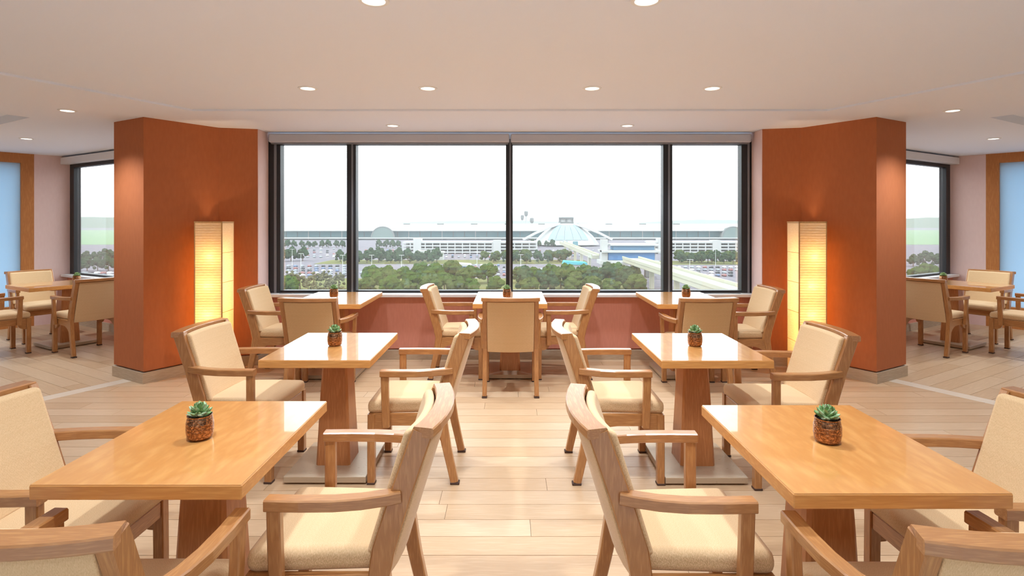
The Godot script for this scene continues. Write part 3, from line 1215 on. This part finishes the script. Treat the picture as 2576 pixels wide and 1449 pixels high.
func ridge(called: String, x0: float, x1: float, d: float, py: float, seed_: int, label: String) -> void:
	var f := FastNoiseLite.new()
	f.seed = seed_
	f.frequency = 0.0016
	var st := mk()
	var n := 48
	for i in n:
		var q := []
		for k in 2:
			var t := float(i + k) / n
			var x := lerpf(x0, x1, t)
			var top := lerpf(GROUND, hy(py, d), minf(1.0, pow(sin(PI * clampf(t, 0.0, 1.0)), 0.45)) * (0.72 + 0.28 * f.get_noise_1d(x)))
			q.append([Vector3(x, GROUND - 2, -d + 260), Vector3(x, top, -d - 60), Vector3(x, GROUND - 2, -d - 400)])
		face(st, [q[0][0], q[1][0], q[1][1], q[0][1]], Vector3(0, 0.5, 1))
		face(st, [q[0][1], q[1][1], q[1][2], q[0][2]], Vector3(0, 0.5, -1))
	var o := put(called, st, M.hill)
	tag(o, label, "hill", "", "structure")

func patch(called: String, m: Material, x0: float, x1: float, d0: float, d1: float, y: float, label: String) -> void:
	var st := mk()
	between(st, Vector3(x0, GROUND - 0.5, -d1), Vector3(x1, y, -d0), 0.0)
	struct(called, st, m, label, "ground")

func garage(x0: float, x1: float, d: float, label: String) -> void:
	var t := thing("parking_garage", Vector3((x0 + x1) * 0.5, GROUND, -d))
	tag(t, label, "building", "parking garages")
	var w := x1 - x0
	var core := mk()
	between(core, Vector3(-w / 2 + 1, 0, -30), Vector3(w / 2 - 1, 10.2, -14), 0.0)
	put("inner_wall", core, M.white_build, t)
	for k in 4:
		var y := 0.9 + 3.2 * k
		var st := mk()
		between(st, Vector3(-w / 2, y, -31), Vector3(w / 2, y + 1.35, 0), 0.0)
		put("deck", st, M.white_build, t)
	var cm := mk()
	between(cm, Vector3(-0.5, 0, -0.9), Vector3(0.5, 10.4, -0.15), 0.0)
	var colm := cm.commit()
	var n := int(w / 7.5)
	for i in n + 1:
		put("column", colm, M.white_build, t, Vector3(-w / 2 + 0.6 + (w - 1.2) * i / n, 0, 0.1))
	for q in [[-w * 0.39, 15.2], [w * 0.2, 13.6]]:
		var st := mk()
		between(st, Vector3(q[0] - 4, 0, -9), Vector3(q[0] + 4, q[1], 0.6), 0.1)
		put("stair_tower", st, M.white_build, t)

func outdoors() -> void:
	var g := mk()
	between(g, Vector3(-6500, GROUND - 3, -7000), Vector3(6500, GROUND - 0.1, -20), 0.0)
	struct("ground", g, M.asphalt, "pale paved airport ground far below the windows", "ground")
	patch("lawn", M.grass, -150, 62, 200, 318, GROUND + 0.05, "green belt of grass under the nearest trees")
	patch("lawn_001", M.grass, -150, 62, 425, 470, GROUND + 0.05, "green belt of grass before the parking garage by the shell roofed hall")
	patch("lawn_002", M.grass, 120, 260, 418, 458, GROUND + 0.05, "green belt of grass before the parking garage beyond the track")
	for s in [-1.0, 1.0]:
		var side := "left" if s < 0 else "right"
		var st := mk()
		between(st, Vector3(s * 560, GROUND - 0.4, -2100), Vector3(s * 2400, GROUND + 0.05, -780), 0.0)
		struct("field_%s" % side, st, M.field, "pale green airfield seen through the wing window " + away(s), "ground")
	ridge("hill_west", -3300, -1700, 3000, 538, 3, "hazy blue hills behind the airfield away from the elevated track")
	ridge("hill_east", 1750, 3400, 3000, 540, 5, "hazy blue hills behind the airfield towards the elevated track")
	ridge("hill_north", 1150, 2700, 5200, 549, 7, "faint hills behind the terminal beyond the elevated track")
	ridge("hill_far", -1300, 900, 5600, 552, 9, "faint hills behind the middle of the terminal")

	# terminal
	var d := 1000.0
	var t := thing("airport_terminal", Vector3(0, GROUND, -d))
	tag(t, "long low airport terminal with white curved roof and teal glass front", "building")
	var half := 426.0
	var roof := mk()
	var prof := []
	for k in 9:
		var f := k / 8.0
		prof.append(Vector2(18.0 - 120.0 * f, 14.8 + 13.4 * sin(PI * (0.04 + 0.92 * f))))
	for i in 8:
		var a: Vector2 = prof[i]
		var b: Vector2 = prof[i + 1]
		face(roof, [Vector3(-half, a.y, a.x), Vector3(half, a.y, a.x), Vector3(half, b.y, b.x), Vector3(-half, b.y, b.x)], Vector3(0, 1, 0.1))
		face(roof, [Vector3(-half, a.y - 1.2, a.x), Vector3(half, a.y - 1.2, a.x), Vector3(half, b.y - 1.2, b.x), Vector3(-half, b.y - 1.2, b.x)], Vector3(0, -1, 0.1))
	face(roof, [Vector3(-half, prof[0].y, prof[0].x), Vector3(half, prof[0].y, prof[0].x), Vector3(half, prof[0].y - 1.2, prof[0].x), Vector3(-half, prof[0].y - 1.2, prof[0].x)], Vector3(0, 0, 1))
	put("roof", roof, M.terminal_roof, t)
	var body := mk()
	between(body, Vector3(-half + 4, 0, -90), Vector3(half - 4, 14, -1.5), 0.0)
	put("hall", body, M.terminal_deck, t)
	var pane := mk()
	between(pane, Vector3(-9.3, 4.6, -1.2), Vector3(9.3, 14.4, 0), 0.0)
	var pm := pane.commit()
	var mul := mk()
	between(mul, Vector3(-0.7, 0, -1), Vector3(0.7, 15, 0.8), 0.0)
	var mm := mul.commit()
	for i in 42:
		var x := -half + 14 + 20.0 * i
		put("glass_bay", pm, M.terminal_glass, t, Vector3(x, 0, 0))
		if i % 3 == 0:
			put("pillar", mm, M.white_build, t, Vector3(x - 10, 0, 0))
	var vent := mk()
	between(vent, Vector3(-6, 25.5, -14), Vector3(6, 29.6, -10), 0.2)
	var vm := vent.commit()
	for i in 9:
		put("roof_vent", vm, M.terminal_deck, t, Vector3(-190.0 + 62.0 * i, -1.0, -12))
	var road := mk()
	between(road, Vector3(-half, 2.2, 6), Vector3(half, 4.2, 26), 0.2)
	put("access_road", road, M.white_build, t)
	for q in [[962.0, 19.5, 22.5], [1846.0, 19.5, 22.5]]:
		var x := hx(q[0], 975.0)
		var arch := PackedVector2Array()
		for k in 15:
			var a := PI * k / 14.0
			arch.append(Vector2(x + cos(a) * q[1], 3.0 + sin(a) * (q[2] - 3.0)))
		var st := mk()
		slab(st, arch, Vector3(0, 0, 8), Vector3.RIGHT, Vector3.UP, Vector3(0, 0, 16))
		var pv := put("arched_pavilion", st, M.arch_glass, t)
		var rim := mk()
		var rp := []
		for k in 15:
			var a := PI * k / 14.0
			rp.append(Vector3(x + cos(a) * (q[1] + 0.6), 3.0 + sin(a) * (q[2] - 2.4), 22))
		bar(rim, rp, 5.0, 1.8, Vector3(0, 0, 1), 0.2)
		put("rim", rim, M.tower_grey, pv)

	garage(hx(1012, 560), hx(1352, 560), 560, "white four deck parking garage before the terminal, next to the shell roofed hall")
	garage(hx(1640, 560), hx(1872, 560), 560, "white four deck parking garage beyond the elevated track")

	# shell roofed transport hall
	d = 745.0
	var h := thing("transport_hall", Vector3(hx(1424, d), GROUND, -d))
	tag(h, "white bell shaped glass and metal transport hall with grey cabin on top", "building")
	var sh := mk()
	var P := [Vector2(44, 2.0), Vector2(40, 8), Vector2(35.5, 13.5), Vector2(29.5, 19), Vector2(23.0, 24.0), Vector2(16.5, 27.5), Vector2(11, 29.6), Vector2(0, 30.4)]
	lathe(sh, P, 40, Vector3.ZERO, 1.0, 0.8)
	put("shell_roof", sh, M.shell_white, h)
	for k in 5:
		var vis := mk()
		var a0 := PI * (0.27 + 0.092 * k)
		var a1 := PI * (0.27 + 0.092 * (k + 0.94))
		for i in range(1, 5):
			var p0: Vector2 = P[i]
			var p1: Vector2 = P[i + 1]
			for j in 3:
				var b0 := lerpf(a0, a1, j / 3.0)
				var b1 := lerpf(a0, a1, (j + 1) / 3.0)
				var E := func(a: float, p: Vector2) -> Vector3: return Vector3(cos(a) * (p.x + 0.6), p.y + 0.5, sin(a) * (p.x + 0.6) * 0.8)
				face(vis, [E.call(b0, p0), E.call(b1, p0), E.call(b1, p1), E.call(b0, p1)], Vector3(cos(b0), 0.5, sin(b0)))
		put("glass_panel", vis, M.shell_glass, h)
	for s in [-1.0, 1.0]:
		var arm := mk()
		bar(arm, [Vector3(s * 10, 29.0, 8), Vector3(s * 24, 24.5, 14), Vector3(s * 42, 17.0, 18), Vector3(s * 58, 8.5, 20)], 7.0, 3.0, Vector3(0, 0, 1), 0.4)
		put("swept_wing", arm, M.shell_white, h)
		var leg := mk()
		between(leg, Vector3(s * 52 - 1, 0, 17), Vector3(s * 52 + 1, 11, 22), 0.2)
		put("wing_leg", leg, M.tower_grey, h)
		var door := mk()
		between(door, Vector3(s * 6.5 + 2 - 3, 1.5, 33.5), Vector3(s * 6.5 + 2 + 3, 7, 36), 0.2)
		put("portal", door, M.terminal_glass, h)
	var cab := mk()
	between(cab, Vector3(-9.5, 30, -6), Vector3(9.5, 32.0, 6), 0.2)
	between(cab, Vector3(-9.5, 36.0, -6), Vector3(9.5, 38.2, 6), 0.2)
	for x in [-8.6, 0.0, 8.6]:
		between(cab, Vector3(x - 0.8, 31.6, -5), Vector3(x + 0.8, 36.4, 5), 0.1)
	put("cabin_frame", cab, M.tower_grey, h)
	for x in [-4.3, 4.3]:
		var cw := mk()
		between(cw, Vector3(x - 3.5, 31.8, -3), Vector3(x + 3.5, 36.2, 3), 0.1)
		put("cabin_window", cw, M.shell_white, h)

	for q in [[1314.0, 541.0, 8.0, "shorter slim"], [1323.5, 531.0, 9.5, "tallest"], [1338.0, 548.0, 10.0, "lowest thick"]]:
		var dd := 1400.0
		var o := thing("control_tower", Vector3(hx(q[0], dd), GROUND, -dd))
		var top: float = hy(q[1], dd) - GROUND
		var stem := mk()
		between(stem, Vector3(-2, 0, -2), Vector3(2, top - 8, 2), 0.3)
		put("shaft", stem, M.white_build, o)
		var head := mk()
		var w: float = q[2] * 0.5
		lathe(head, [Vector2(0, top - 14), Vector2(w * 0.6, top - 13), Vector2(w, top - 9), Vector2(w, top - 2), Vector2(w * 0.8, top), Vector2(0, top)], 12)
		put("head", head, M.tower_grey, o)
		tag(o, "%s grey control tower rising behind the terminal roof" % q[3], "tower", "control towers")

	# elevated tracks and their station
	for q in [[68.0, 120.0, 314.0, 9.0, "wide cream elevated track leading from the station towards the hotel"], [52.0, 338.0, 560.0, 4.5, "narrower cream elevated track between station and shell roofed hall"]]:
		var v := thing("elevated_track", Vector3(q[0], GROUND, 0))
		tag(v, q[4], "track", "elevated tracks")
		var hw: float = q[3] * 0.5
		var deck := mk()
		between(deck, Vector3(-hw, 9.6, -q[2]), Vector3(hw, 11.6, -q[1]), 0.2)
		put("girder", deck, M.viaduct, v)
		var bed := mk()
		between(bed, Vector3(-hw + 0.5, 11.55, -q[2]), Vector3(hw - 0.5, 11.75, -q[1]), 0.0)
		put("track_bed", bed, M.viaduct_top, v)
		for s in [-1.0, 1.0]:
			var pr := mk()
			between(pr, Vector3(s * hw - 0.25, 11.5, -q[2]), Vector3(s * hw + 0.25, 12.9, -q[1]), 0.05)
			put("parapet", pr, M.viaduct, v)
		var pier := mk()
		between(pier, Vector3(-1.0, 0, -1.0), Vector3(1.0, 9.7, 1.0), 0.2)
		var pmesh := pier.commit()
		var z: float = q[1] + 27.0
		while z < q[2]:
			put("pier", pmesh, M.viaduct, v, Vector3(0, 0, -z))
			z += 40.0
	var sn := thing("station", Vector3(69, GROUND, -328))
	tag(sn, "white and blue elevated railway station with layered flat roofs", "building")
	for q in [["platform", M.white_build, Vector3(-17, 7.6, -6), Vector3(17, 10.0, 8)], ["window_band", M.blue_wall, Vector3(-12, 10, -5), Vector3(15, 14.5, 5)], ["lower_roof", M.white_build, Vector3(-16, 14.5, -8), Vector3(19, 15.8, 9)], ["clerestory", M.blue_roof, Vector3(-9, 15.8, -5), Vector3(15, 18.4, 4)], ["upper_roof", M.shell_white, Vector3(-11, 18.4, -7), Vector3(17, 19.5, 7)], ["lift_tower", M.white_build, Vector3(-16, 0, 0), Vector3(-12.4, 22.0, 6)], ["lift_tower", M.white_build, Vector3(12.0, 8, -4), Vector3(16.0, 21.2, 3)], ["stair_hall", M.shell_white, Vector3(-11, 0, 4), Vector3(-3, 9.5, 12)], ["support", M.tower_grey, Vector3(2, 0, 0), Vector3(5, 8, 4)], ["support", M.tower_grey, Vector3(10, 0, 0), Vector3(13, 8, 4)], ["stair_window", M.cyan_roof, Vector3(-8.5, 2, 12), Vector3(-6, 8.5, 12.3)]]:
		var st := mk()
		between(st, q[2], q[3], 0.15)
		put(q[0], st, q[1], sn)
	# two small roadside buildings
	for q in [[1158.0, 345.0, 12.0, 5.0, M.blue_wall, M.white_build, "small blue kiosk with a white flat roof among the parked cars"], [1446.0, 345.0, 13.0, 6.0, M.white_build, M.cyan_roof, "small white building with a turquoise roof beside the near trees"], [1083.0, 470.0, 22.0, 6.0, M.white_build, M.white_build, "low white shed before the longer parking garage"]]:
		var b := thing("small_building", Vector3(hx(q[0], q[1]), GROUND, -q[1]))
		tag(b, q[6], "building")
		var st := mk()
		between(st, Vector3(-q[2] / 2, 0, -4), Vector3(q[2] / 2, q[3], 4), 0.1)
		put("walls", st, q[4], b)
		var rf := mk()
		slab(rf, PackedVector2Array([Vector2(-q[2] / 2 - 1, q[3]), Vector2(q[2] / 2 + 1, q[3]), Vector2(q[2] / 2 + 0.4, q[3] + 1.2), Vector2(-q[2] / 2 - 0.4, q[3] + 2.2)]), Vector3(0, 0, -5), Vector3.RIGHT, Vector3.UP, Vector3(0, 0, 10))
		put("roof", rf, q[5], b)
	# lamp posts
	var pole := mk()
	lathe(pole, [Vector2(0.16, 0), Vector2(0.10, 12)], 6)
	between(pole, Vector3(-1.6, 11.9, -0.15), Vector3(1.6, 12.1, 0.15), 0.0)
	var pom := pole.commit()
	for q in [[935, 338], [757, 353.5], [735, 412], [1310, 344], [1200, 378], [1010, 338], [1735, 300], [1800, 408], [862, 337.5], [1480, 330]]:
		var o := put("lamp_post", pom, M.pole, null, Vector3(hx(q[0], q[1]), GROUND, -q[1]))
		tag(o, "thin white street lamp post standing among parked cars outside", "lamp post", "street lamp posts")
	haze()
	trees()
	cars()

func haze() -> void:
	# thin white haze over the airport, outside the building
	var f := FogVolume.new()
	f.name = "haze"
	f.shape = RenderingServer.FOG_VOLUME_SHAPE_BOX
	f.size = Vector3(12000, 160, 6400)
	f.position = Vector3(0, 48, -3260)
	var fm := FogMaterial.new()
	fm.albedo = Color(0.97, 0.985, 1.0)
	fm.density = 0.00016
	f.material = fm
	add_child(f)
	tag(f, "thin pale haze over the airport and the hills", "haze", "", "stuff")

func trees() -> void:
	var r := RandomNumberGenerator.new()
	r.seed = 99
	var kinds := [crown_mesh(1), crown_mesh(2), crown_mesh(3), crown_mesh(4, true)]
	var tk := mk()
	lathe(tk, [Vector2(0.32, 0), Vector2(0.2, 4.6)], 6)
	var trunk := tk.commit()
	# px from, px to, distance, count, height, kinds, group
	var near := "trees of the nearest green belt"
	var belt := "trees of the belt before the parking garages"
	var wing := "trees outside the wing windows"
	var far := "small trees before the terminal"
	var rows := [
		[905, 1250, 288, 8, 11.0, 0, near], [1290, 1610, 292, 8, 10.5, 0, near], [920, 1190, 262, 6, 10.5, 0, near], [1300, 1600, 264, 7, 10.0, 1, near],
		[900, 1270, 238, 7, 9.5, 0, near], [1310, 1620, 240, 6, 9.0, 1, near], [712, 865, 262, 5, 8.8, 3, near], [705, 735, 240, 2, 9.0, 0, near], [760, 870, 240, 4, 7.5, 3, near],
		[700, 770, 455, 3, 9.5, 2, belt], [845, 1110, 452, 11, 9.5, 2, belt], [860, 1100, 432, 9, 8.0, 2, belt], [1210, 1440, 455, 9, 9.0, 1, belt], [1230, 1420, 435, 7, 8.0, 2, belt],
		[1695, 1865, 445, 7, 9.5, 1, belt], [1700, 1860, 428, 6, 8.5, 2, belt],
		[205, 290, 430, 4, 9.0, 2, wing], [200, 290, 370, 3, 9.0, 2, wing], [2285, 2380, 400, 4, 9.0, 2, wing], [2285, 2380, 290, 3, 10.0, 0, wing],
		[700, 870, 690, 10, 8.0, 2, far], [945, 1012, 680, 4, 8.5, 2, far], [1330, 1400, 700, 4, 8.5, 2, far],
	]
	var names := ["leafy green tree", "olive green tree", "dark green tree", "thin brownish half bare tree"]
	var protos := {}
	for q in rows:
		for i in q[3]:
			var px: float = lerpf(q[0], q[1], (i + r.randf_range(0.35, 0.65)) / q[3])
			var d: float = q[2] + r.randf_range(-7, 7)
			var kind: int = q[5]
			if kind == 0 and r.randf() < 0.3: kind = 1
			elif kind == 1 and r.randf() < 0.35: kind = 2
			var hgt: float = q[4] * r.randf_range(0.85, 1.15)
			var o: Node3D
			if not protos.has(kind):
				o = thing("tree")
				put("crown", kinds[kind], M[["crown_0", "crown_1", "crown_2", "crown_bare"][kind]], o)
				put("trunk", trunk, M.bark, o)
				protos[kind] = o
				o.position = Vector3(hx(px, d), GROUND, -d)
				tag(o, "", "tree")
			else:
				o = copy(protos[kind], "tree", Vector3(hx(px, d), GROUND, -d), 0.0)
			o.rotation.y = r.randf() * TAU
			o.scale = Vector3.ONE * (hgt / 8.3)
			tag(o, "%s, one of the %s" % [names[kind], q[6]], "tree", q[6])

func cars() -> void:
	var r := RandomNumberGenerator.new()
	r.seed = 17
	var cm := car_mesh()
	var cols := ["car_white", "car_white", "car_silver", "car_silver", "car_black", "car_red", "car_blue"]
	var lots := [
		[700, 875, [330, 345, 361, 378, 398], 10, "car park by the half bare trees"], [900, 1130, [330, 346], 11, "car park by the half bare trees"],
		[1190, 1275, [334, 350, 368, 388, 406], 6, "car park between blue kiosk and turquoise roof"], [1292, 1415, [336, 352, 370], 8, "car park between blue kiosk and turquoise roof"],
		[700, 865, [500, 522, 545, 575, 610, 650], 10, "far car park before the terminal"], [900, 1010, [520, 545, 580, 620], 8, "far car park before the terminal"],
		[1100, 1270, [500, 525], 11, "car park before the longer garage"], [1350, 1500, [520, 560, 610], 9, "car park before the shell roofed hall"],
		[1700, 1862, [330, 348, 368, 388], 10, "car park beyond the elevated track"],
		[206, 285, [330, 345], 5, "cars outside the wing window away from the track"], [2288, 2372, [335, 350], 5, "cars outside the wing window towards the track"],
	]
	for L in lots:
		for d in L[2]:
			for i in L[3]:
				if r.randf() < 0.12:
					continue
				var px: float = lerpf(L[0], L[1], (i + 0.5) / L[3])
				var c: String = cols[r.randi() % cols.size()]
				var o := put("car", cm, M[c], null, Vector3(hx(px, d), GROUND, -d))
				o.rotation.y = r.randf_range(-0.04, 0.04)
				tag(o, "%s car parked in the %s" % [c.trim_prefix("car_"), L[4]] if not L[4].begins_with("cars") else "%s car, one of the %s" % [c.trim_prefix("car_"), L[4]], "car", L[4])
